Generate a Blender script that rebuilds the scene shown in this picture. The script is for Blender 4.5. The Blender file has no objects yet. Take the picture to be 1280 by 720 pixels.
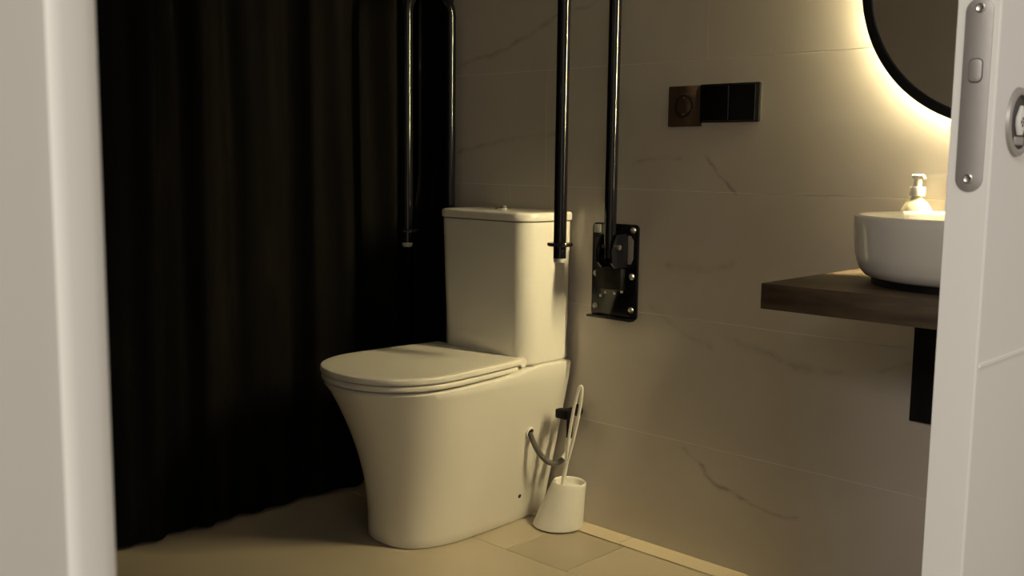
import bpy, bmesh, math, random
from mathutils import Vector, Matrix
random.seed(7)
PI = math.pi
S = bpy.context.scene
C = S.collection

# ------------------------------------------------------------------ camera
cam_d = bpy.data.cameras.new('camera')
cam = bpy.data.objects.new('camera', cam_d); C.objects.link(cam)
cam_d.sensor_width = 36.0
cam_d.lens = 36.0 * 1277.7 / 1280.0
cam_d.clip_start = 0.02
right = Vector((0.72234, 0.69142, 0.01248)); down = Vector((0.09446, -0.08077, -0.99225))
fwd = Vector((-0.68505, 0.71792, -0.12365))
m3 = Matrix((right, -down, -fwd)).transposed()
cam.matrix_world = Matrix.Translation((0, -2.030, 0.95)) @ m3.to_4x4()
cam_d.dof.use_dof = True
cam_d.dof.focus_distance = 2.35
cam_d.dof.aperture_fstop = 14.0
S.camera = cam

# ------------------------------------------------------------------ world, lights, exposure
wd = bpy.data.worlds.new('corridor_ambient_fill'); S.world = wd; wd.use_nodes = True  # even ambient fill in place of light from the unbuilt corridor
bg = wd.node_tree.nodes['Background']
bg.inputs[0].default_value = (1.0, 0.93, 0.84, 1); bg.inputs[1].default_value = 0.54
LED_STRENGTH = 2900.0
LED_COLOR = (1.0, 0.84, 0.46, 1)

def area_light(name, loc, target, size, power, color):
    l = bpy.data.lights.new(name, 'AREA'); l.shape = 'DISK'; l.size = size; l.energy = power; l.color = color
    o = bpy.data.objects.new(name, l); C.objects.link(o); o.location = loc
    o.rotation_euler = (Vector(target) - Vector(loc)).to_track_quat('-Z', 'Y').to_euler()
    return o
area_light('door_edge_fill', (0.12, -3.7, 2.1), (-0.36, -1.03, 1.0), 0.5, 30.0, (1.0, 0.93, 0.84))  # unseen light added behind the camera to brighten the door's free edge

S.view_settings.view_transform = 'Standard'
S.view_settings.look = 'None'
S.view_settings.exposure = 0.0
S.view_settings.gamma = 1.0
S.view_settings.use_curve_mapping = False

# ------------------------------------------------------------------ materials
def mat(name, color, rough=0.5, metal=0.0, coat=0.0, spec=0.5, trans=0.0, emit=None, estr=0.0, bump=None, sub=0.0):
    m = bpy.data.materials.new(name); m.use_nodes = True
    nt = m.node_tree; b = nt.nodes['Principled BSDF']
    b.inputs['Base Color'].default_value = (*color, 1); b.inputs['Roughness'].default_value = rough
    b.inputs['Metallic'].default_value = metal; b.inputs['Coat Weight'].default_value = coat
    b.inputs['Specular IOR Level'].default_value = spec
    b.inputs['Transmission Weight'].default_value = trans
    if emit:
        b.inputs['Emission Color'].default_value = emit; b.inputs['Emission Strength'].default_value = estr
    n = nt.nodes.new('ShaderNodeTexNoise'); n.inputs['Scale'].default_value = bump[0] if bump else 60
    n.inputs['Detail'].default_value = 4
    g = nt.nodes.new('ShaderNodeNewGeometry'); nt.links.new(g.outputs['Position'], n.inputs['Vector'])
    bp = nt.nodes.new('ShaderNodeBump'); bp.inputs['Strength'].default_value = bump[1] if bump else 0.01
    bp.inputs['Distance'].default_value = 0.002
    nt.links.new(n.outputs['Fac'], bp.inputs['Height']); nt.links.new(bp.outputs['Normal'], b.inputs['Normal'])
    return m
M = {}
M['porcelain'] = mat('glazed_ceramic', (0.80, 0.77, 0.70), 0.22, coat=0.4, bump=(8, 0.03))
M['lid'] = mat('lid_plastic', (0.78, 0.74, 0.66), 0.30, bump=(10, 0.03))
M['black'] = mat('black_gloss_metal', (0.005, 0.005, 0.007), 0.12, spec=0.45, bump=(300, 0.02))
M['black_satin'] = mat('black_satin', (0.005, 0.005, 0.006), 0.5, spec=0.2, bump=(300, 0.05))
M['chrome'] = mat('chrome', (0.75, 0.73, 0.7), 0.18, metal=1.0)
M['steel'] = mat('brushed_steel', (0.42, 0.395, 0.38), 0.5, metal=0.7, bump=(200, 0.05))
M['screw'] = mat('screw_steel', (0.62, 0.60, 0.57), 0.3, metal=1.0)
M['door'] = mat('white_door_paint', (0.78, 0.77, 0.74), 0.4, bump=(40, 0.04))
M['edge'] = mat('white_edge_paint', (0.86, 0.85, 0.81), 0.4, bump=(40, 0.04))
M['trim'] = mat('white_trim_paint', (0.76, 0.74, 0.70), 0.45, bump=(30, 0.04))
M['paint'] = mat('plaster', (0.62, 0.60, 0.56), 0.8, bump=(60, 0.2))
M['floor_grout'] = mat('floor_grout', (0.46, 0.39, 0.285), 0.85, bump=(400, 0.2))
M['grout'] = mat('grout', (0.80, 0.75, 0.67), 0.85, bump=(400, 0.2))
M['white_plastic'] = mat('white_plastic', (0.82, 0.80, 0.74), 0.35)
M['grey_rubber'] = mat('grey_rubber', (0.45, 0.44, 0.41), 0.5)
M['hose'] = mat('braided_hose', (0.16, 0.15, 0.14), 0.4, metal=0.6, bump=(900, 0.6))
M['hole'] = mat('dark_hole', (0.01, 0.009, 0.008), 0.8)
M['socket'] = mat('socket_brown_reflection', (0.070, 0.043, 0.028), 0.5, spec=0.25)  # glossy black socket; its brown reflection is put into the base colour
M['socket_dark'] = mat('socket_well_brown_reflection', (0.03, 0.02, 0.016), 0.3)
M['switch'] = mat('black_gloss_switch', (0.004, 0.004, 0.004), 0.12)
M['mirror'] = mat('mirror_glass', (0.80, 0.80, 0.80), 0.02, metal=1.0, bump=(5, 0.0))
M['led'] = mat('led_strip', (1, 0.9, 0.7), 0.5, emit=LED_COLOR, estr=LED_STRENGTH)
M['soap'] = mat('soap_bottle_plastic', (0.86, 0.80, 0.62), 0.25, trans=0.35)
M['cup'] = mat('dark_lock_cup', (0.035, 0.028, 0.024), 0.5)

def vein_material(name, base, tint, veins, rough, noise_scale, drift=0.25, coat=0.0, tone=0.0):
    """polished stone look: cloudy tone plus a handful of real veins given as world-space line segments"""
    m = bpy.data.materials.new(name); m.use_nodes = True
    nt = m.node_tree; L = nt.links; b = nt.nodes['Principled BSDF']
    b.inputs['Roughness'].default_value = rough; b.inputs['Coat Weight'].default_value = coat
    geo = nt.nodes.new('ShaderNodeNewGeometry')
    n1 = nt.nodes.new('ShaderNodeTexNoise'); n1.inputs['Scale'].default_value = noise_scale; n1.inputs['Detail'].default_value = 6
    n1.inputs['Distortion'].default_value = 0.8
    L.new(geo.outputs['Position'], n1.inputs['Vector'])
    ramp = nt.nodes.new('ShaderNodeValToRGB')
    ramp.color_ramp.elements[0].position = 0.3; ramp.color_ramp.elements[1].position = 0.75
    ramp.color_ramp.elements[0].color = (*tint, 1); ramp.color_ramp.elements[1].color = (*base, 1)
    L.new(n1.outputs['Fac'], ramp.inputs['Fac'])
    col = ramp.outputs['Color']
    def math_(op, a, b_=None, clamp=False):
        n = nt.nodes.new('ShaderNodeMath'); n.operation = op; n.use_clamp = clamp
        for i, v in enumerate((a, b_)):
            if v is None: continue
            if isinstance(v, (int, float)): n.inputs[i].default_value = v
            else: L.new(v, n.inputs[i])
        return n.outputs[0]
    def vm(op, a, b_=None, scale=None):
        n = nt.nodes.new('ShaderNodeVectorMath'); n.operation = op
        for i, v in enumerate((a, b_)):
            if v is None: continue
            if isinstance(v, tuple): n.inputs[i].default_value = v
            else: L.new(v, n.inputs[i])
        if scale is not None:
            if isinstance(scale, (int, float)): n.inputs['Scale'].default_value = scale
            else: L.new(scale, n.inputs['Scale'])
        return n
    if veins:
        nz = nt.nodes.new('ShaderNodeTexNoise'); nz.inputs['Scale'].default_value = 9; nz.inputs['Detail'].default_value = 6
        L.new(geo.outputs['Position'], nz.inputs['Vector'])
        off = vm('SCALE', vm('SUBTRACT', nz.outputs['Color'], (0.5, 0.5, 0.5)).outputs[0], None, 0.06).outputs[0]
        p = vm('ADD', geo.outputs['Position'], off).outputs[0]
        p = vm('MULTIPLY', p, (1, 0, 1)).outputs[0]
        br = nt.nodes.new('ShaderNodeTexNoise'); br.inputs['Scale'].default_value = 22
        L.new(geo.outputs['Position'], br.inputs['Vector'])
        acc = None
        for (x0, z0, x1, z1, wdt, st) in veins:
            a = (x0, 0, z0); d = (x1 - x0, 0, z1 - z0); dd = d[0] ** 2 + d[2] ** 2
            pa = vm('SUBTRACT', p, a).outputs[0]
            h = math_('DIVIDE', vm('DOT_PRODUCT', pa, d).outputs['Value'], dd, True)
            nd = nt.nodes.new('ShaderNodeVectorMath'); nd.operation = 'SCALE'; nd.inputs[0].default_value = d
            L.new(h, nd.inputs['Scale'])
            dist = vm('LENGTH', vm('SUBTRACT', pa, nd.outputs[0]).outputs[0]).outputs['Value']
            f = math_('SUBTRACT', 1.0, math_('DIVIDE', dist, wdt), True)
            f = math_('MULTIPLY', math_('MULTIPLY', f, f), st)
            acc = f if acc is None else math_('MAXIMUM', acc, f)
        brk = nt.nodes.new('ShaderNodeMapRange'); brk.inputs['From Min'].default_value = 0.38; brk.inputs['From Max'].default_value = 0.68; brk.inputs['To Min'].default_value = 0.12; brk.inputs['To Max'].default_value = 0.85
        L.new(br.outputs['Fac'], brk.inputs['Value'])
        acc = math_('MULTIPLY', acc, brk.outputs[0], True)
        mx = nt.nodes.new('ShaderNodeMix'); mx.data_type = 'RGBA'
        L.new(acc, mx.inputs['Factor']); L.new(col, mx.inputs['A']); mx.inputs['B'].default_value = (0.20, 0.16, 0.13, 1)
        col = mx.outputs['Result']
    if tone:
        oi = nt.nodes.new('ShaderNodeObjectInfo')
        k = math_('ADD', math_('MULTIPLY', oi.outputs['Random'], tone), 1 - tone / 2)
        col = vm('SCALE', col, None, k).outputs[0]
    L.new(col, b.inputs['Base Color'])
    return m
VEINS = [(-2.17, 1.22, -2.00, 1.24, .012, .6), (-2.00, 1.24, -1.82, 1.31, .012, .8), (-1.82, 1.31, -1.55, 1.37, .010, .5),
         (-1.55, 1.37, -1.30, 1.36, .010, .4),
         (-2.16, 0.97, -1.95, 1.01, .016, .6), (-1.95, 1.01, -1.75, 1.02, .016, .4), (-1.53, 0.95, -1.40, 0.965, .012, .6),
         (-1.325, 0.965, -1.24, 0.885, .009, 1.0), (-1.42, 0.70, -1.25, 0.72, .02, .4),
         (-1.36, 0.26, -1.27, 0.20, .012, 1.0), (-1.27, 0.20, -1.17, 0.165, .012, .9), (-1.17, 0.165, -1.06, 0.17, .01, .5),
         (-1.48, 0.60, -1.30, 0.52, .016, .35), (-1.25, 0.55, -1.02, 0.50, .018, .4), (-1.02, 0.50, -0.82, 0.55, .014, .35),
         (-1.05, 1.06, -0.99, 1.11, .007, .0)]
M['marble'] = vein_material('polished_marble_tile', (0.68, 0.628, 0.575), (0.61, 0.56, 0.505), VEINS, 0.09, 2.2)
M['marble_plain'] = vein_material('polished_marble_tile_far', (0.68, 0.628, 0.575), (0.61, 0.56, 0.505), [], 0.2, 2.2)
M['floor'] = vein_material('beige_floor_tile', (0.56, 0.48, 0.36), (0.50, 0.425, 0.31), [], 0.34, 3.0, tone=0.12)
M['floor_dark'] = vein_material('beige_floor_tile_darker', (0.46, 0.39, 0.29), (0.42, 0.355, 0.26), [], 0.34, 3.0)
M['floor_border_glow'] = vein_material('beige_border_tile_glow', (0.72, 0.62, 0.44), (0.67, 0.57, 0.40), [], 0.25, 3.0)  # base colour raised to carry the glow along the wall foot

def wood_material():
    m = bpy.data.materials.new('dark_rustic_wood'); m.use_nodes = True
    nt = m.node_tree; L = nt.links; b = nt.nodes['Principled BSDF']; b.inputs['Roughness'].default_value = 0.5
    geo = nt.nodes.new('ShaderNodeNewGeometry'); mp = nt.nodes.new('ShaderNodeMapping'); mp.inputs['Scale'].default_value = (4, 40, 40)
    L.new(geo.outputs['Position'], mp.inputs['Vector'])
    n = nt.nodes.new('ShaderNodeTexNoise'); n.inputs['Scale'].default_value = 1.0; n.inputs['Detail'].default_value = 9; n.inputs['Distortion'].default_value = 1.2
    L.new(mp.outputs[0], n.inputs['Vector'])
    n2 = nt.nodes.new('ShaderNodeTexNoise'); n2.inputs['Scale'].default_value = 9; n2.inputs['Detail'].default_value = 5
    L.new(geo.outputs['Position'], n2.inputs['Vector'])
    mx = nt.nodes.new('ShaderNodeMath'); mx.operation = 'MULTIPLY_ADD'; mx.inputs[1].default_value = 0.6
    L.new(n.outputs['Fac'], mx.inputs[0])
    h = nt.nodes.new('ShaderNodeMath'); h.operation = 'MULTIPLY'; h.inputs[1].default_value = 0.4; L.new(n2.outputs['Fac'], h.inputs[0])
    L.new(h.outputs[0], mx.inputs[2])
    r = nt.nodes.new('ShaderNodeValToRGB'); L.new(mx.outputs[0], r.inputs['Fac'])
    e = r.color_ramp.elements; e[0].position = 0.35; e[1].position = 0.66
    e[0].color = (0.042, 0.027, 0.017, 1); e[1].color = (0.150, 0.104, 0.060, 1)
    L.new(r.outputs['Color'], b.inputs['Base Color'])
    bp = nt.nodes.new('ShaderNodeBump'); bp.inputs['Strength'].default_value = 0.25; bp.inputs['Distance'].default_value = 0.003
    L.new(mx.outputs[0], bp.inputs['Height']); L.new(bp.outputs[0], b.inputs['Normal'])
    return m
M['wood'] = wood_material()

def curtain_material():
    m = bpy.data.materials.new('dark_curtain_cloth'); m.use_nodes = True
    nt = m.node_tree; L = nt.links; b = nt.nodes['Principled BSDF']
    b.inputs['Roughness'].default_value = 0.8; b.inputs['Specular IOR Level'].default_value = 0.15
    geo = nt.nodes.new('ShaderNodeNewGeometry'); mp = nt.nodes.new('ShaderNodeMapping'); mp.inputs['Scale'].default_value = (14, 14, 0.4)
    L.new(geo.outputs['Position'], mp.inputs['Vector'])
    n = nt.nodes.new('ShaderNodeTexNoise'); n.inputs['Scale'].default_value = 1; n.inputs['Detail'].default_value = 5
    L.new(mp.outputs[0], n.inputs['Vector'])
    r = nt.nodes.new('ShaderNodeValToRGB'); L.new(n.outputs['Fac'], r.inputs['Fac'])
    e = r.color_ramp.elements; e[0].position = 0.35; e[1].position = 0.7
    e[0].color = (0.0050, 0.0042, 0.0036, 1); e[1].color = (0.0150, 0.0130, 0.0105, 1)
    L.new(r.outputs['Color'], b.inputs['Base Color'])
    w = nt.nodes.new('ShaderNodeTexNoise'); w.inputs['Scale'].default_value = 700
    L.new(geo.outputs['Position'], w.inputs['Vector'])
    bp = nt.nodes.new('ShaderNodeBump'); bp.inputs['Strength'].default_value = 0.3; bp.inputs['Distance'].default_value = 0.001
    L.new(w.outputs['Fac'], bp.inputs['Height']); L.new(bp.outputs[0], b.inputs['Normal'])
    return m
M['curtain'] = curtain_material()

# ------------------------------------------------------------------ helpers
def tag(o, label=None, cat=None, group=None, kind=None):
    if label: o['label'] = label
    if cat: o['category'] = cat
    if group: o['group'] = group
    if kind: o['kind'] = kind
    return o
def empty(name, loc, label, cat, group=None, kind=None):
    o = bpy.data.objects.new(name, None); C.objects.link(o); o.location = loc; o.empty_display_size = 0.05
    return tag(o, label, cat, group, kind)
def obj(name, bm, m, parent=None, smooth=35, local=False):
    """link bm as one mesh object; geometry is in world space unless local, and is shifted into the parent's frame"""
    me = bpy.data.meshes.new(name)
    bmesh.ops.recalc_face_normals(bm, faces=bm.faces[:])
    bm.to_mesh(me); bm.free()
    me.materials.append(m)
    if smooth:
        me.shade_smooth(); me.set_sharp_from_angle(angle=math.radians(smooth))
    o = bpy.data.objects.new(name, me); C.objects.link(o)
    if parent is not None:
        o.parent = parent
        if not local:
            p = parent; off = Vector((0, 0, 0))
            while p is not None:
                off += p.location; p = p.parent
            me.transform(Matrix.Translation(-off))
    return o
def box(bm, x0, x1, y0, y1, z0, z1, bev=0.0, seg=2):
    g = bmesh.ops.create_cube(bm, size=1.0)
    vs = g['verts']
    for v in vs:
        v.co = Vector((x0 if v.co.x < 0 else x1, y0 if v.co.y < 0 else y1, z0 if v.co.z < 0 else z1))
    if bev:
        es = list({e for v in vs for e in v.link_edges})
        bmesh.ops.bevel(bm, geom=es, offset=bev, segments=seg, affect='EDGES', profile=0.5)
    return bm
def bx(*a, **k): return box(bmesh.new(), *a, **k)
def frame(d):
    d = Vector(d).normalized(); up = Vector((0, 0, 1)) if abs(d.z) < 0.9 else Vector((1, 0, 0))
    u = d.cross(up).normalized(); return u, d.cross(u).normalized()
def tube(bm, pts, r, seg=20, caps=True):
    pts = [Vector(p) for p in pts]; n = len(pts)
    rr = r if isinstance(r, (list, tuple)) else [r] * n
    u = None; rings = []
    for i, p in enumerate(pts):
        d = (pts[min(i + 1, n - 1)] - pts[max(i - 1, 0)]).normalized()
        if u is None: u, _ = frame(d)
        u = (u - d * u.dot(d)).normalized(); v = d.cross(u)
        rings.append([bm.verts.new(p + rr[i] * (math.cos(2 * PI * k / seg) * u + math.sin(2 * PI * k / seg) * v)) for k in range(seg)])
    for a, b in zip(rings, rings[1:]):
        for k in range(seg):
            bm.faces.new((a[k], a[(k + 1) % seg], b[(k + 1) % seg], b[k]))
    if caps:
        bm.faces.new(rings[0][::-1]); bm.faces.new(rings[-1])
    return bm
def lathe(bm, prof, origin, axis=(0, 0, 1), seg=48, closed=False):
    """prof: list of (radius, height along axis)"""
    o = Vector(origin); d = Vector(axis).normalized(); u, v = frame(d)
    rings = []
    for (r, h) in prof:
        if r < 1e-6: rings.append([bm.verts.new(o + d * h)])
        else: rings.append([bm.verts.new(o + d * h + r * (math.cos(2 * PI * k / seg) * u + math.sin(2 * PI * k / seg) * v)) for k in range(seg)])
    pairs = list(zip(rings, rings[1:])) + ([(rings[-1], rings[0])] if closed else [])
    for a, b in pairs:
        for k in range(seg):
            k2 = (k + 1) % seg
            if len(a) == 1 and len(b) == 1: continue
            if len(a) == 1: bm.faces.new((a[0], b[k], b[k2]))
            elif len(b) == 1: bm.faces.new((a[k], b[0], a[k2]))
            else: bm.faces.new((a[k], b[k], b[k2], a[k2]))
    return bm
def loft(bm, rings, cap0=True, cap1=True):
    R_ = [[bm.verts.new(p) for p in r] for r in rings]
    n = len(R_[0])
    for a, b in zip(R_, R_[1:]):
        for k in range(n):
            bm.faces.new((a[k], a[(k + 1) % n], b[(k + 1) % n], b[k]))
    if cap0: bm.faces.new(R_[0][::-1])
    if cap1: bm.faces.new(R_[-1])
    return bm
def bezier(p0, p1, p2, p3, n=24):
    out = []
    for i in range(n + 1):
        t = i / n; a = (1 - t)
        out.append(a ** 3 * Vector(p0) + 3 * a * a * t * Vector(p1) + 3 * a * t * t * Vector(p2) + t ** 3 * Vector(p3))
    return out
def rrect(x0, x1, z0, z1, r, n=6):
    """rounded rectangle loop in 2D"""
    out = []
    for cx, cz, a0 in ((x1 - r, z1 - r, 0), (x0 + r, z1 - r, 90), (x0 + r, z0 + r, 180), (x1 - r, z0 + r, 270)):
        for i in range(n + 1):
            a = math.radians(a0 + 90 * i / n); out.append((cx + r * math.cos(a), cz + r * math.sin(a)))
    return out
def plate2d(loops, to3d, depth, bev=0.0):
    """flat plate with holes: 2D loops (first the outline) filled, extruded by depth; returns a bmesh"""
    cu = bpy.data.curves.new('outline', 'CURVE'); cu.dimensions = '2D'; cu.fill_mode = 'BOTH'
    cu.extrude = depth / 2 - bev; cu.bevel_depth = bev; cu.bevel_resolution = 1
    for lp in loops:
        s = cu.splines.new('POLY'); s.points.add(len(lp) - 1); s.use_cyclic_u = True
        for p, q in zip(s.points, lp): p.co = (q[0], q[1], 0, 1)
    o = bpy.data.objects.new('outline', cu); C.objects.link(o)
    dg = bpy.context.evaluated_depsgraph_get(); me = bpy.data.meshes.new_from_object(o.evaluated_get(dg))
    bm = bmesh.new(); bm.from_mesh(me)
    bpy.data.objects.remove(o); bpy.data.curves.remove(cu); bpy.data.meshes.remove(me)
    bmesh.ops.remove_doubles(bm, verts=bm.verts[:], dist=1e-5)
    for v in bm.verts: v.co = to3d(v.co.x, v.co.y, v.co.z + depth / 2)
    return bm

# ------------------------------------------------------------------ room shell
XL, XR, YN, ZC = -3.10, -0.42, -2.20, 2.45
fl = tag(obj('floor', bx(XL, 1.6, -3.6, 0.0, -0.12, -0.010), M['floor_grout'], None, 0), 'beige tiled bathroom floor with a narrow border strip along the wall, coloured paler for the light falling there', 'floor', kind='structure')
G = 0.0015
def floor_tile(x0, x1, y0, y1, m=None, top=0.0):
    obj('tile', bx(x0 + G / 2, x1 - G / 2, y0 + G / 2, y1 - G / 2, -0.0095, top, bev=0.001, seg=1), m or M['floor'], fl, 0)
# border row against the tiled wall, paler to stand in for light there, then planks 20 cm wide with staggered ends
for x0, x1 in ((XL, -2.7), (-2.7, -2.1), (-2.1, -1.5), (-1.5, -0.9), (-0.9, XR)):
    floor_tile(x0, x1, -0.062, 0.0, M['floor_border_glow'], 0.003)
rows = [(-0.285, -0.062, [XL, -2.28, -1.677, -1.482, -0.88, XR]),
        (-1.305, -0.285, [XL, -2.36, -1.30, XR]),
        (-2.20, -1.305, [XL, -2.30, -1.10, XR])]
for y0, y1, xs in rows:
    for x0, x1 in zip(xs, xs[1:]): floor_tile(x0, x1, y0, y1, M['floor_dark'] if x0 == -1.677 else None)

wb = tag(obj('wall_back', bx(XL, 0.6, 0.0005, 0.12, -0.12, ZC), M['grout'], None, 0), 'beige marble tiled wall behind the toilet and washbasin', 'wall', kind='structure')
zs = [0.0, 0.28, 0.582, 0.884, 1.186, 1.488, 1.790, 2.092, ZC]
joints = [[XL, -1.90, -0.70, XR], [XL, -2.50, -1.85, XR], [XL, -1.95, XR], [XL, -1.82, -0.62, XR],
          [XL, -2.53, -1.33, XR], [XL, -1.93, -0.73, XR], [XL, -2.53, -1.33, XR], [XL, -1.93, -0.73, XR]]
GW = 0.0016
for (z0, z1), xs in zip(zip(zs, zs[1:]), joints):
    for x0, x1 in zip(xs, xs[1:]):
        obj('tile', bx(x0 + GW / 2, x1 - GW / 2, 0.0, 0.0039, z0 + GW / 2, z1 - GW / 2, bev=0.0006, seg=2), M['marble'], wb, 0)
tag(obj('ceiling', bx(XL, -0.31, YN, 0.12, ZC, ZC + 0.1), M['paint'], None, 0), 'plain bathroom ceiling out of the picture', 'ceiling', kind='structure')
tag(obj('wall_left', bx(XL - 0.1, XL, YN - 0.1, 0.12, -0.12, ZC), M['marble_plain'], None, 0), 'tiled shower wall hidden behind the dark curtain', 'wall', kind='structure')
tag(obj('wall_front', bx(XL, -0.46, YN - 0.1, YN, -0.12, ZC), M['marble_plain'], None, 0), 'tiled near wall of the bathroom beside the doorway', 'wall', kind='structure')
# wall with the doorway: pocket skins either side of the sliding door, lintel, and the near stub
bm = bx(-0.42, -0.395, -0.90, 0.0, 0.0, ZC)
box(bm, -0.325, -0.30, -0.80, 0.6, 0.0, ZC)
box(bm, -0.46, -0.325, -2.2, -0.9, 2.08, ZC)
box(bm, -0.42, -0.30, -0.9, 0.0, 2.08, ZC)
tag(obj('wall_right', bm, M['paint'], None, 0), 'plastered doorway wall holding the pocket of the sliding door', 'wall', kind='structure')
# near jamb on the left of the picture: wall stub, frame board with a rounded nosing
jt = tag(obj('trim_1', bx(-0.47, -0.362, -3.4, -1.878, 0.0, 2.08, bev=0.002), M['trim'], None), 'white door jamb board close to the camera at the left edge', 'door frame', kind='structure')
obj('nosing', bx(-0.45, -0.3595, -1.884, -1.864, 0.0, 2.08, bev=0.006, seg=4), M['trim'], jt)

# ------------------------------------------------------------------ sliding door
dx0, dx1, dye = -0.380, -0.340, -1.030
dr = empty('door_1', (-0.36, dye + 0.45, 0.0), 'white sliding door half open at right, its edge showing a steel lock plate', 'door', kind='structure')
def panel(z0, z1, name):
    obj(name, bx(dx0, dx1, dye, -0.13, z0, z1, bev=0.002, seg=3), M['door'], dr)
bm = bmesh.new(); box(bm, dx0, dx1, dye, -0.14, 0.012, 2.07, bev=0.0018, seg=3)
obj('door_leaf', bm, M['door'], dr)
# edge band on the free end (a shade whiter) and the shallow light groove line across the face
obj('edge_band', bx(dx0 + 0.0005, dx1 - 0.0015, dye - 0.0012, dye + 0.001, 0.012, 2.07, bev=0.0004, seg=1), M['edge'], dr)
obj('groove_line', bx(dx1 - 0.001, dx1 + 0.0012, dye + 0.004, -0.14, 0.7585, 0.7625, bev=0.0004, seg=1), M['edge'], dr)
ye = dye - 0.0012
def stadium(cx, cz, w, h, n=16):
    r = w / 2; out = []
    for i in range(n + 1): a = PI * i / n; out.append((cx + r * math.cos(a), cz + h / 2 - r + r * math.sin(a)))
    for i in range(n + 1): a = PI + PI * i / n; out.append((cx + r * math.cos(a), cz - h / 2 + r + r * math.sin(a)))
    return out
pcx, pcz = -0.3588, 1.0155
lp = obj('lock_plate', plate2d([stadium(pcx, pcz, 0.0245, 0.178)], lambda a, b, c: Vector((a, ye - c, b)), 0.0016, 0.0004), M['steel'], dr)
for zz, dxs in ((1.0955, 0.0008), (0.9385, -0.0004)):
    cx = pcx + dxs
    sc = obj('screw', lathe(bmesh.new(), [(0.0, 0.0016), (0.0015, 0.0016), (0.0034, 0.0022), (0.0043, 0.0018), (0.0046, 0.0005)], (cx, ye - 0.0012, zz), (0, -1, 0), 24), M['screw'], lp)
obj('finger_pull', plate2d([rrect(-0.3645, -0.3535, 1.0285, 1.0485, 0.004)], lambda a, b, c: Vector((a, ye - 0.0014 - c, b)), 0.0018, 0.0004), M['steel'], lp)
obj('pull_recess', plate2d([rrect(-0.3655, -0.3525, 1.0272, 1.0498, 0.005), rrect(-0.3646, -0.3534, 1.0284, 1.0486, 0.004)], lambda a, b, c: Vector((a, ye - 0.0012 - c, b)), 0.0007), M['cup'], lp)
# round privacy rosette on the face
rc = Vector((dx1, -0.967, 0.993))
ro = obj('lock_rosette', lathe(bmesh.new(), [(0.0262, 0.0), (0.0262, 0.0032), (0.029, 0.0042), (0.0325, 0.003), (0.0335, 0.0)], rc, (1, 0, 0), 48, closed=True), M['steel'], dr)
obj('rosette_well', lathe(bmesh.new(), [(0.0, 0.0006), (0.0262, 0.0008), (0.0262, 0.0), (0.0, 0.0)], rc, (1, 0, 0), 40), M['cup'], ro)
hexa = [(0.0, 0.0135), (0.0085, 0.003), (0.0085, -0.004), (0.003, -0.0125), (-0.003, -0.0125), (-0.0085, -0.004), (-0.0085, 0.003)]
obj('emergency_turn', plate2d([[(rc.y + a, rc.z + 0.001 + b) for a, b in hexa]], lambda a, b, c: Vector((dx1 + 0.0008 + c, a, b)), 0.004, 0.0008), M['edge'], ro)
bm = bmesh.new()
for a, b in ((0.0032, 0), (-0.0032, 0), (0, 0.0032), (0, -0.0032)):
    box(bm, dx1 + 0.0046, dx1 + 0.0053, rc.y + a - 0.0014, rc.y + a + 0.0014, rc.z + b - 0.0014, rc.z + b + 0.0014, bev=0.0003, seg=1)
obj('coin_slot', bm, M['hole'], ro)
obj('lower_grip', bx(dx1 + 0.0008, dx1 + 0.003, rc.y - 0.013, rc.y + 0.013, rc.z - 0.022, rc.z - 0.014, bev=0.001), M['steel'], ro)

# ------------------------------------------------------------------ shower curtain
def curtain():
    bm = bmesh.new(); ny, nf, nz = 340, 16, 40; L_ = 1.58; V = []
    for i in range(-nf, ny + 1):
        row = []
        for j in range(nz + 1):
            t = j / nz; z = 0.012 + t * (ZC - 0.02)
            amp = (0.011 + 0.017 * min(1, t * 2.2)) * (0.75 + 0.35 * math.sin(max(i, 0) * 0.047))
            s = max(i, 0) / ny; y = -0.052 - s * L_
            ph = 2 * PI * y / 0.19 + 1.3 * math.sin(y * 8.3) + 0.5 * math.sin(z * 1.7 + y * 5)
            fade = min(1, s * 25)
            x = -2.308 + fade * (amp * math.sin(ph) + 0.007 * math.sin(ph * 2.3 + z * 1.1))
            if i < 0:                                  # loose hem turned in against the wall, tucked behind the rail higher up
                u = -i / nf; k = min(1, max(0, (z - 0.80) / 0.10)); k = k * k * (3 - 2 * k)
                x = x + (0.139 + 0.001 * k) * max(0, (u - 0.25) / 0.75)
                y = -0.052 + (0.019 + 0.021 * k) * math.sin(min(1, u / 0.35) * PI / 2) + 0.002 * math.sin(u * 19)
            row.append(bm.verts.new((x, y, z)))
        V.append(row)
    for a, b in zip(V, V[1:]):
        for j in range(nz): bm.faces.new((a[j], b[j], b[j + 1], a[j + 1]))
    bmesh.ops.solidify(bm, geom=bm.faces[:], thickness=0.0015)
    return bm
cu = obj('shower_curtain', curtain(), M['curtain'], None, 80)
tag(cu, 'dark near black shower curtain hanging in folds at left down to the floor', 'curtain')

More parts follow.
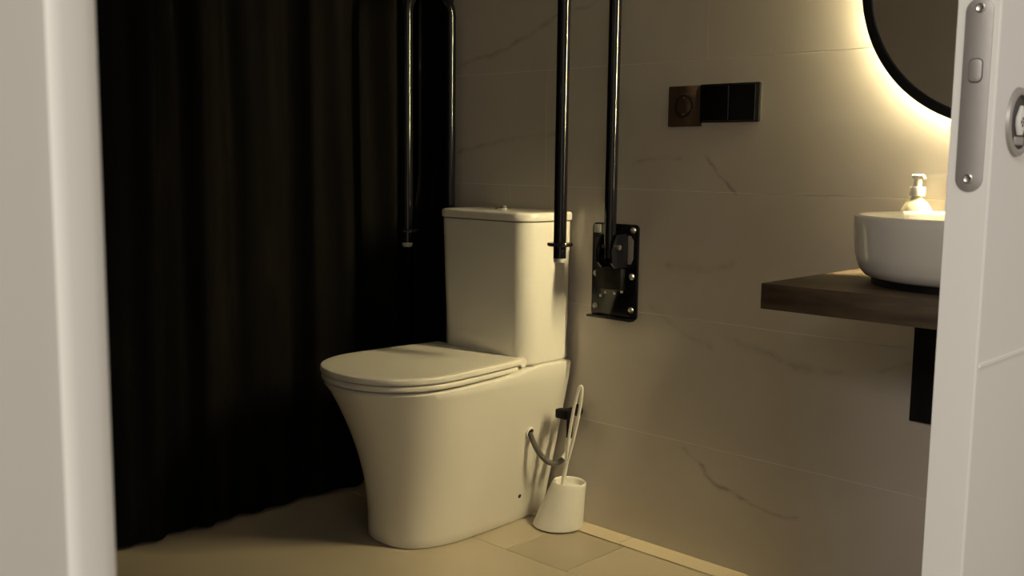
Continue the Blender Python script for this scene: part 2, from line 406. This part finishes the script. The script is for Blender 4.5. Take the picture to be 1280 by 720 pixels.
# ------------------------------------------------------------------ toilet
TX = -1.893
def dring(xc, hwb, hwm, yb, ym, yf, z, n_side=10, n_front=36, ex=2.15, rb=0.0):
    """closed D outline: straight back, sides swelling to hwm at ym, superelliptic front"""
    pts = []
    for i in range(n_side):                     # right side, back to front
        t = i / n_side; e = math.sin(t * PI / 2)
        pts.append((xc + hwb + (hwm - hwb) * e, yb + (ym - yb) * t))
    for i in range(n_front + 1):
        a = PI * i / n_front; c, s = math.cos(a), math.sin(a)
        pts.append((xc + hwm * math.copysign(abs(c) ** (2 / ex), c), ym - (ym - yf) * abs(s) ** (2 / ex)))
    for i in range(n_side - 1, -1, -1):
        t = i / n_side; e = math.sin(t * PI / 2)
        pts.append((xc - hwb - (hwm - hwb) * e, yb + (ym - yb) * t))
    # back edge subdivided
    for k in range(1, 6): pts.append((xc - hwb + 2 * hwb * k / 6, yb))
    return [Vector((p[0], p[1], z)) for p in pts]
def inset(ring, d, dz=0.0):
    n = len(ring); c = sum((Vector(p) for p in ring), Vector()) / n; out = []
    for p in ring:
        v = Vector((c.x - p.x, c.y - p.y, 0)); l = v.length
        out.append(Vector((p.x, p.y, p.z + dz)) + v * min(1, d / l))
    return out
to = empty('toilet', (TX, -0.30, 0.0), 'beige white back to wall toilet with closed lid and close coupled cistern', 'toilet')
def bowl():
    rings = []
    for k in range(17):
        t = k / 16; z = 0.002 + t * 0.417; q = t ** 1.9
        rings.append(dring(TX - 0.025 * (1 - t) ** 1.5, 0.118 + 0.066 * t ** 1.1, 0.132 + 0.053 * q, -0.012, -0.28 - 0.14 * q, -0.484 - 0.134 * q, z, ex=2.55 - 0.35 * t))
    foot = inset(rings[0], 0.004, 0.0)
    rings[0] = [Vector((p.x, p.y, p.z + 0.006)) for p in rings[0]]
    rings = [foot] + rings
    top = rings[-1]
    def lift(r, dz):
        out = []
        for p in r:
            t = min(1, max(0, (p.y + 0.235) / 0.10)); t = t * t * (3 - 2 * t)
            out.append(Vector((p.x, p.y, p.z + 0.015 * t + dz)))
        return out
    rings[-1] = lift(top, -0.006)
    rings.append(lift(inset(top, 0.002), -0.002)); rings.append(lift(inset(top, 0.007), 0.0)); rings.append(lift(inset(top, 0.06), 0.0))
    rings[-5] = rings[-5]
    bm = bmesh.new(); loft(bm, rings, True, False)
    bm.verts.ensure_lookup_table(); n = len(top)
    last = [bm.verts[i] for i in range((len(rings) - 1) * n, len(rings) * n)]
    c = bm.verts.new((TX, -0.32, 0.419))
    for i in range(n): bm.faces.new((last[i], last[(i + 1) % n], c))
    return bm
bo = obj('bowl', bowl(), M['porcelain'], to, 50)
def slab(z0, z1, grow, m, name, yb, bev=0.004):
    base = lambda z, g: dring(TX, 0.165 + g, 0.191 + g, yb + 0.0, -0.44, -0.626 - g, z)
    rs = [base(z0, grow - bev), base(z0 + bev * .3, grow - bev * .3), base(z0 + bev, grow), base(z1 - bev, grow), base(z1 - bev * .3, grow - bev * .3), base(z1, grow - bev)]
    rs.append(inset(rs[-1], 0.02)); rs.append(inset(rs[-1], 0.05))
    return obj(name, loft(bmesh.new(), rs), m, to, 45)
slab(0.4235, 0.4375, -0.003, M['lid'], 'seat', -0.190, 0.004)
lid = slab(0.4395, 0.4555, 0.0, M['lid'], 'lid', -0.166, 0.004)
bm = bmesh.new(); tube(bm, [(TX - 0.166, -0.176, 0.4445), (TX + 0.168, -0.176, 0.4445)], 0.0112, 24)
obj('hinge_bar', bm, M['lid'], to)
CX0, CX1, CYF, CYB = -2.046, -1.714, -0.186, -0.012
def crect(x0, x1, y0, y1, rf, rb, z):
    out = []
    for cx, cy, a0, r in ((x1 - rf, y0 + rf, 270, rf), (x1 - rb, y1 - rb, 0, rb), (x0 + rb, y1 - rb, 90, rb), (x0 + rf, y0 + rf, 180, rf)):
        for i in range(9):
            a = math.radians(a0 + 90 * i / 8); out.append(Vector((cx + r * math.cos(a), cy + r * math.sin(a), z)))
    return out
def tank(g, z): return crect(CX0 + 0.012 * (1 - g), CX1 - 0.003 * (1 - g), CYF + 0.006 * (1 - g), CYB, 0.05, 0.012, z)
rs = [inset(tank(0, 0.4345), 0.006), tank(0, 0.440)] + [tank(k / 6, 0.440 + (0.797 - 0.440) * k / 6) for k in range(1, 7)]
obj('cistern', loft(bmesh.new(), rs), M['porcelain'], to, 40)
cl = lambda d, z: crect(CX0 - 0.004 + d, CX1 + 0.004 - d, CYF - 0.005 + d, CYB + 0.003 - d * .3, 0.054 - d * .5, 0.012, z)
cll = obj('cistern_lid', loft(bmesh.new(), [cl(0.006, 0.799), cl(0.001, 0.8005), cl(0, 0.803), cl(0, 0.815), cl(0.002, 0.8195), cl(0.006, 0.8215), cl(0.03, 0.8225)]), M['porcelain'], to, 40)
obj('flush_button', lathe(bmesh.new(), [(0.022, 0), (0.022, 0.004), (0.019, 0.006), (0.0, 0.0062)], (-1.885, -0.095, 0.8222), seg=32), M['chrome'], cll)
obj('flush_button', lathe(bmesh.new(), [(0.009, 0), (0.009, 0.004), (0.0, 0.0045)], (-1.878, -0.095, 0.828), seg=20), M['chrome'], cll)

# ------------------------------------------------------------------ grab rails
def bowl_side_x(z, y=-0.155):
    t = (z - 0.002) / 0.420; q = t ** 1.9
    e = math.sin(min(1, (y + 0.012) / (-0.268 - 0.14 * q)) * PI / 2)
    return TX - 0.025 * (1 - t) ** 1.5 + (0.118 + 0.066 * t ** 1.1) + (0.014 + 0.053 * q - 0.066 * t ** 1.1) * e
def grab_rail(px, fx, fy, wy, ztop, zend, label):
    """plate at px on the wall; wall tube at (px, wy), front tube ends free at (fx, fy, zend)"""
    r = empty('grab_rail', (px, 0.0, 0.675), label, 'grab rail', 'folded grab rails beside the toilet')
    tr = 0.0152
    a = Vector((px, wy, 0)); b = Vector((fx, fy, 0)); c = (a + b) / 2; h = (b - a) / 2; R_ = h.length
    pts = [Vector((px, wy, 0.715)), Vector((px, wy, 1.0)), Vector((px, wy, ztop - R_))]
    rad = 0.055; d = h.normalized()
    for i in range(1, 9):
        an = PI / 2 * i / 8; pts.append(a + d * rad * (1 - math.cos(an)) + Vector((0, 0, ztop - rad + rad * math.sin(an))))
    pts[2] = a + Vector((0, 0, ztop - rad))
    for i in range(0, 9):
        an = PI / 2 * i / 8; pts.append(b - d * rad * (1 - math.sin(an)) + Vector((0, 0, ztop - rad + rad * math.cos(an))))
    pts += [b + Vector((0, 0, 1.0)), b + Vector((0, 0, zend + 0.012))]
    rt = obj('rail_tube', tube(bmesh.new(), pts, tr, 24), M['black'], r, 60)
    obj('end_cap', lathe(bmesh.new(), [(0.0, 0.0), (0.010, 0.0), (0.0138, 0.003), (0.0145, 0.008), (0.0145, 0.0135)], (b.x, b.y, zend), seg=24), M['grey_rubber'], rt)
    obj('stop_ring', lathe(bmesh.new(), [(0.0155, -0.005), (0.029, -0.004), (0.031, 0.0), (0.029, 0.004), (0.0155, 0.005)], (b.x, b.y, zend + 0.045), seg=36), M['black'], rt)
    # wall plate with the D-shaped opening
    x0, x1, z0, z1 = px - 0.086, px + 0.056, 0.560, 0.796
    cut = [(px + 0.004, 0.770), (px + 0.034, 0.770), (px + 0.044, 0.758), (px + 0.044, 0.712), (px + 0.036, 0.697), (px + 0.004, 0.697)]
    pl = obj('wall_plate', plate2d([rrect(x0, x1, z0, z1, 0.010), cut], lambda u, v, w: Vector((u, -w, v)), 0.006, 0.0012), M['black'], r)
    obj('plate_lip', bx(x0 - 0.003, x1 - 0.004, -0.024, -0.004, z0 - 0.003, z0 + 0.003, bev=0.002), M['black'], r)
    # hinge fork: two cheeks, pivot pin, lower stop block
    for s in (-1, 1):
        prof = [(-0.004, 0.690), (-0.052, 0.690), (-0.066, 0.704), (-0.070, 0.735), (-0.050, 0.772), (-0.004, 0.776)]
        xx = px + s * 0.0215
        bm = bmesh.new(); loft(bm, [[Vector((xx + e, p[0], p[1])) for p in prof] for e in (-0.003, 0.003)])
        obj('hinge_cheek', bm, M['black'], r, 20)
    bm = bmesh.new(); tube(bm, [(px - 0.032, wy, 0.742), (px + 0.032, wy, 0.742)], 0.006, 16); obj('pivot_pin', bm, M['screw'], r)
    obj('spacer', bx(px - 0.068, px - 0.034, -0.022, -0.005, 0.700, 0.762, bev=0.004), M['black_satin'], r)
    obj('stop_block', bx(px - 0.062, px + 0.020, -0.024, -0.005, 0.632, 0.688, bev=0.003), M['black_satin'], r)
    for bxx, bz in ((0.041, 0.783), (-0.074, 0.668), (0.040, 0.668), (-0.074, 0.584), (0.040, 0.584)):
        obj('bolt', lathe(bmesh.new(), [(0.0082, 0), (0.0082, 0.0018), (0.0062, 0.005), (0.003, 0.0068), (0, 0.0072)], (px + bxx, -0.005, bz), (0, -1, 0), 20), M['screw'], pl)
    for bxx, bz in ((-0.057, 0.612), (-0.041, 0.622), (-0.013, 0.622), (0.010, 0.628)):
        obj('small_screw', lathe(bmesh.new(), [(0.0042, 0), (0.0042, 0.0015), (0.003, 0.003), (0, 0.0036)], (px + bxx, -0.005, bz), (0, -1, 0), 14), M['screw'], pl)
    obj('cover_tab', bx(px - 0.082, px - 0.060, -0.0085, -0.005, 0.772, 0.793, bev=0.0012), M['grey_rubber'], pl)
    return r
grab_rail(-1.562, -1.584, -0.208, -0.046, 1.47, 0.710, 'folded up black grab rail to the right of the toilet, its wall plate fully visible')
grab_rail(-2.142, -2.140, -0.205, -0.046, 1.398, 0.712, 'folded up black grab rail left of the toilet beside the dark curtain')

# ------------------------------------------------------------------ socket and switch on the wall
so = empty('power_socket', (-1.3825, 0.0, 1.081), 'square black wall socket left of the black switch, coloured brown for its reflection', 'socket')
obj('frame', plate2d([rrect(-1.426, -1.3385, 1.035, 1.1265, 0.002)], lambda u, v, w: Vector((u, -w, v)), 0.008, 0.001), M['socket'], so)
obj('socket_face', lathe(bmesh.new(), [(0.0, 0.0030), (0.0195, 0.0030), (0.0210, 0.0110), (0.0265, 0.0112), (0.0285, 0.0095), (0.029, 0.0078)], (-1.3825, 0, 1.081), (0, -1, 0), 40), M['socket_dark'], so)
for s in (-1, 1):
    obj('contact_hole', lathe(bmesh.new(), [(0.0, 0.0037), (0.0024, 0.0037), (0.0024, 0.0030)], (-1.3825 + s * 0.0095, 0, 1.081), (0, -1, 0), 14), M['hole'], so)
    obj('earth_clip', bx(-1.3855, -1.3795, -0.0095, -0.004, 1.081 + s * 0.0195 - 0.002, 1.081 + s * 0.0195 + 0.002, bev=0.0006, seg=1), M['steel'], so)
sw = empty('light_switch', (-1.262, 0.0, 1.085), 'wide glossy black double light switch right of the wall socket', 'switch')
obj('frame', plate2d([rrect(-1.3375, -1.1865, 1.043, 1.1275, 0.002)], lambda u, v, w: Vector((u, -w, v)), 0.009, 0.0012), M['switch'], sw)
for x0, x1 in ((-1.3358, -1.2624), (-1.2620, -1.1945)):
    bm = bmesh.new()
    ring = lambda d, y: [Vector((u, y, v)) for u, v in rrect(x0 + d, x1 - d, 1.0450 + d, 1.1256 - d, 0.003, 3)]
    loft(bm, [ring(0, -0.0085), ring(0, -0.0094), ring(0.0008, -0.0100)])
    obj('rocker', bm, M['switch'], sw, 30)

# ------------------------------------------------------------------ backlit mirror
MC = Vector((-0.655, 0, 1.310)); MR = 0.289
mi = empty('round_mirror', (MC.x, 0.0, MC.z), 'round backlit wall mirror in a thin black frame with a warm glow behind', 'mirror')
obj('frame', lathe(bmesh.new(), [(MR - 0.018, 0.026), (MR, 0.026), (MR, 0.046), (MR - 0.002, 0.048), (MR - 0.017, 0.048), (MR - 0.019, 0.045)], MC, (0, -1, 0), 128, closed=True), M['black_satin'], mi)
obj('mirror_glass', lathe(bmesh.new(), [(0.0, 0.043), (MR - 0.0185, 0.043), (MR - 0.0185, 0.039), (0.0, 0.039)], MC, (0, -1, 0), 96), M['mirror'], mi, 20)
obj('backing', lathe(bmesh.new(), [(0.0, 0.026), (MR - 0.019, 0.026), (MR - 0.019, 0.0385), (0.0, 0.0385)], MC, (0, -1, 0), 96), M['black_satin'], mi, 20)
obj('mount_ring', lathe(bmesh.new(), [(MR - 0.07, 0.001), (MR - 0.038, 0.001), (MR - 0.038, 0.026), (MR - 0.07, 0.026)], MC, (0, -1, 0), 96, closed=True), M['white_plastic'], mi, 20)
obj('led_strip', lathe(bmesh.new(), [(MR - 0.0365, 0.0012), (MR - 0.036, 0.0012), (MR - 0.036, 0.0044), (MR - 0.0365, 0.0044)], MC, (0, -1, 0), 128, closed=True), M['led'], mi, 20)

# ------------------------------------------------------------------ washbasin shelf, bracket, basin, soap
tag(obj('wooden_shelf', bx(-0.903, -0.424, -0.458, -0.001, 0.700, 0.745, bev=0.0015), M['wood'], None), 'dark rustic wooden washbasin shelf fixed to the marble wall', 'shelf')
br = empty('shelf_bracket', (-0.785, 0.0, 0.70), 'flat black steel bracket under the wooden shelf', 'bracket')
obj('wall_arm', bx(-0.812, -0.766, -0.012, -0.0005, 0.438, 0.699, bev=0.002), M['black_satin'], br)
obj('shelf_arm', bx(-0.812, -0.766, -0.300, -0.012, 0.688, 0.699, bev=0.002), M['black_satin'], br)

BX, BY = -0.640, -0.235
ba = empty('wash_basin', (BX, BY, 0.745), 'round white vessel washbasin standing on the wooden shelf', 'washbasin')
BR = 0.186
prof = [(0.0, 0.012), (BR - 0.040, 0.010), (BR - 0.022, 0.016), (BR - 0.010, 0.030), (BR - 0.004, 0.052), (BR, 0.100), (BR, 0.116), (BR - 0.002, 0.1195), (BR - 0.005, 0.1205), (BR - 0.009, 0.119), (BR - 0.012, 0.112), (BR - 0.020, 0.060), (BR - 0.045, 0.032), (BR - 0.10, 0.022), (0.018, 0.019), (0.0, 0.019)]
obj('basin_bowl', lathe(bmesh.new(), prof, (BX, BY, 0.745), seg=96), M['porcelain'], ba, 50)
obj('base_ring', lathe(bmesh.new(), [(BR - 0.060, 0.0005), (BR - 0.034, 0.0005), (BR - 0.034, 0.0115), (BR - 0.060, 0.0115)], (BX, BY, 0.745), seg=64, closed=True), M['black_satin'], ba)
obj('drain', lathe(bmesh.new(), [(0.0, 0.0235), (0.016, 0.0235), (0.021, 0.0215), (0.021, 0.019)], (BX, BY, 0.745), seg=32), M['chrome'], ba)

SX, SY = -0.812, -0.038
sp = empty('soap_dispenser', (SX, SY, 0.745), 'small pale pump bottle of soap behind the washbasin', 'soap dispenser')
obj('bottle', lathe(bmesh.new(), [(0.0, 0.0006), (0.028, 0.0006), (0.031, 0.004), (0.031, 0.108), (0.029, 0.120), (0.020, 0.134), (0.0115, 0.141), (0.0105, 0.146), (0.0, 0.146)], (SX, SY, 0.745), seg=40), M['soap'], sp, 50)
obj('collar', lathe(bmesh.new(), [(0.0, 0.1465), (0.0145, 0.1465), (0.0148, 0.162), (0.0135, 0.1640), (0.0, 0.1642)], (SX, SY, 0.745), seg=32), M['white_plastic'], sp)
obj('pump_stem', lathe(bmesh.new(), [(0.0, 0.1645), (0.0075, 0.1645), (0.0070, 0.1800), (0.0, 0.1800)], (SX, SY, 0.745), seg=20), M['white_plastic'], sp)
bm = lathe(bmesh.new(), [(0.0, 0.1802), (0.0100, 0.1802), (0.0118, 0.1822), (0.0118, 0.1865), (0.0095, 0.1885), (0.0, 0.1888)], (SX, SY, 0.745), seg=28)
tube(bm, [(SX, SY, 0.745 + 0.1845), (SX + 0.018, SY - 0.018, 0.745 + 0.184), (SX + 0.023, SY - 0.023, 0.745 + 0.179)], [0.0042, 0.0036, 0.003], 12)
obj('pump_head', bm, M['white_plastic'], sp)

# ------------------------------------------------------------------ toilet brush, valve, hose
tb = empty('toilet_brush', (-1.692, -0.066, 0.0), 'white toilet brush in a tapered white holder on the floor beside the toilet', 'toilet brush')
def ell(cx, cy, rx, ry, z, n=48): return [Vector((cx + rx * math.cos(2 * PI * k / n), cy + ry * math.sin(2 * PI * k / n), z)) for k in range(n)]
rs = []
for k in range(11):
    t = k / 10; rs.append(ell(-1.694 + 0.019 * t, -0.069 + 0.020 * t, 0.066 - 0.020 * t, 0.066 - 0.024 * t, 0.006 + 0.112 * t))
rs = [ell(-1.694, -0.069, 0.063, 0.063, 0.0032)] + rs
rs.append([p + Vector((0, 0, 0.003)) for p in inset(rs[-1], 0.002)]); rs.append(inset(rs[-2], 0.005)); rs.append([p - Vector((0, 0, 0.014)) for p in inset(rs[-3], 0.006)])
obj('holder', loft(bmesh.new(), rs), M['white_plastic'], tb, 40)
HB = Vector((-1.690, -0.060, 0.105)); HT = Vector((-1.622, -0.072, 0.386))
d = (HT - HB).normalized(); sd = d.cross(Vector((-0.68, 0.72, 0))).normalized()
bm = tube(bmesh.new(), [HB, HB + d * 0.075], 0.0055, 14)
P0 = HB + d * 0.072; Lh = (HT - P0).length; lp_ = []
for i in range(41):
    t = i / 40; a = 2 * PI * t
    along = 0.5 * (1 - math.cos(a)); wid = 0.0085 * math.sin(a) * (0.55 + 0.6 * along)
    lp_.append(P0 + d * Lh * along + sd * wid)
tube(bm, lp_, 0.0042, 10)
obj('handle', bm, M['white_plastic'], tb, 60)

va = empty('angle_valve', (-1.694, 0.0, 0.290), 'small black angle stop valve on the wall behind the toilet brush', 'valve')
obj('wall_flange', lathe(bmesh.new(), [(0.0, 0.010), (0.0135, 0.010), (0.016, 0.006), (0.016, 0.0005), (0.0, 0.0005)], (-1.690, 0, 0.300), (0, -1, 0), 28), M['black_satin'], va)
bm = tube(bmesh.new(), [(-1.690, -0.008, 0.300), (-1.690, -0.050, 0.300)], 0.0115, 20)
tube(bm, [(-1.690, -0.034, 0.300), (-1.690, -0.034, 0.232)], 0.0085, 18)
obj('valve_body', bm, M['black_satin'], va)
obj('valve_knob', bx(-1.708, -1.670, -0.074, -0.050, 0.288, 0.313, bev=0.005, seg=3), M['black_satin'], va)

ho = empty('supply_hose', (-1.70, -0.06, 0.20), 'dark grey braided water hose from the toilet side up to the black valve', 'hose')
hx = bowl_side_x(0.252, -0.128)
A = Vector((hx + 0.002, -0.128, 0.252)); B_ = Vector((-1.690, -0.034, 0.212))
path = bezier(A, (hx + 0.028, -0.128, 0.195), (-1.700, -0.085, 0.135), (-1.690, -0.040, 0.190), 30)
obj('hose', tube(bmesh.new(), path, 0.0072, 16), M['hose'], ho, 60)
bm = tube(bmesh.new(), [path[-4], path[-1], (-1.690, -0.034, 0.229)], [0.0085, 0.0095, 0.0095], 16)
obj('hose_nut', bm, M['white_plastic'], ho)
# inlet collar and fixing hole in the bowl side
nx = Vector((0.965, 0.03, -0.25)).normalized()
obj('inlet_collar', lathe(bmesh.new(), [(0.0112, -0.006), (0.0112, 0.0025), (0.0138, 0.003), (0.0155, 0.001), (0.0155, -0.006)], (bowl_side_x(0.252, -0.128) + 0.0022, -0.128, 0.252), nx, 28, closed=True), M['white_plastic'], bo)
obj('inlet_hole', lathe(bmesh.new(), [(0.0, 0.0012), (0.0112, 0.0012), (0.0112, -0.006), (0.0, -0.006)], (bowl_side_x(0.252, -0.128) + 0.0022, -0.128, 0.252), nx, 24), M['hole'], bo)
obj('fixing_hole', lathe(bmesh.new(), [(0.0, 0.0010), (0.0055, 0.0010), (0.0060, -0.004), (0.0, -0.004)], (bowl_side_x(0.072, -0.125), -0.125, 0.072), nx, 18), M['hole'], bo)
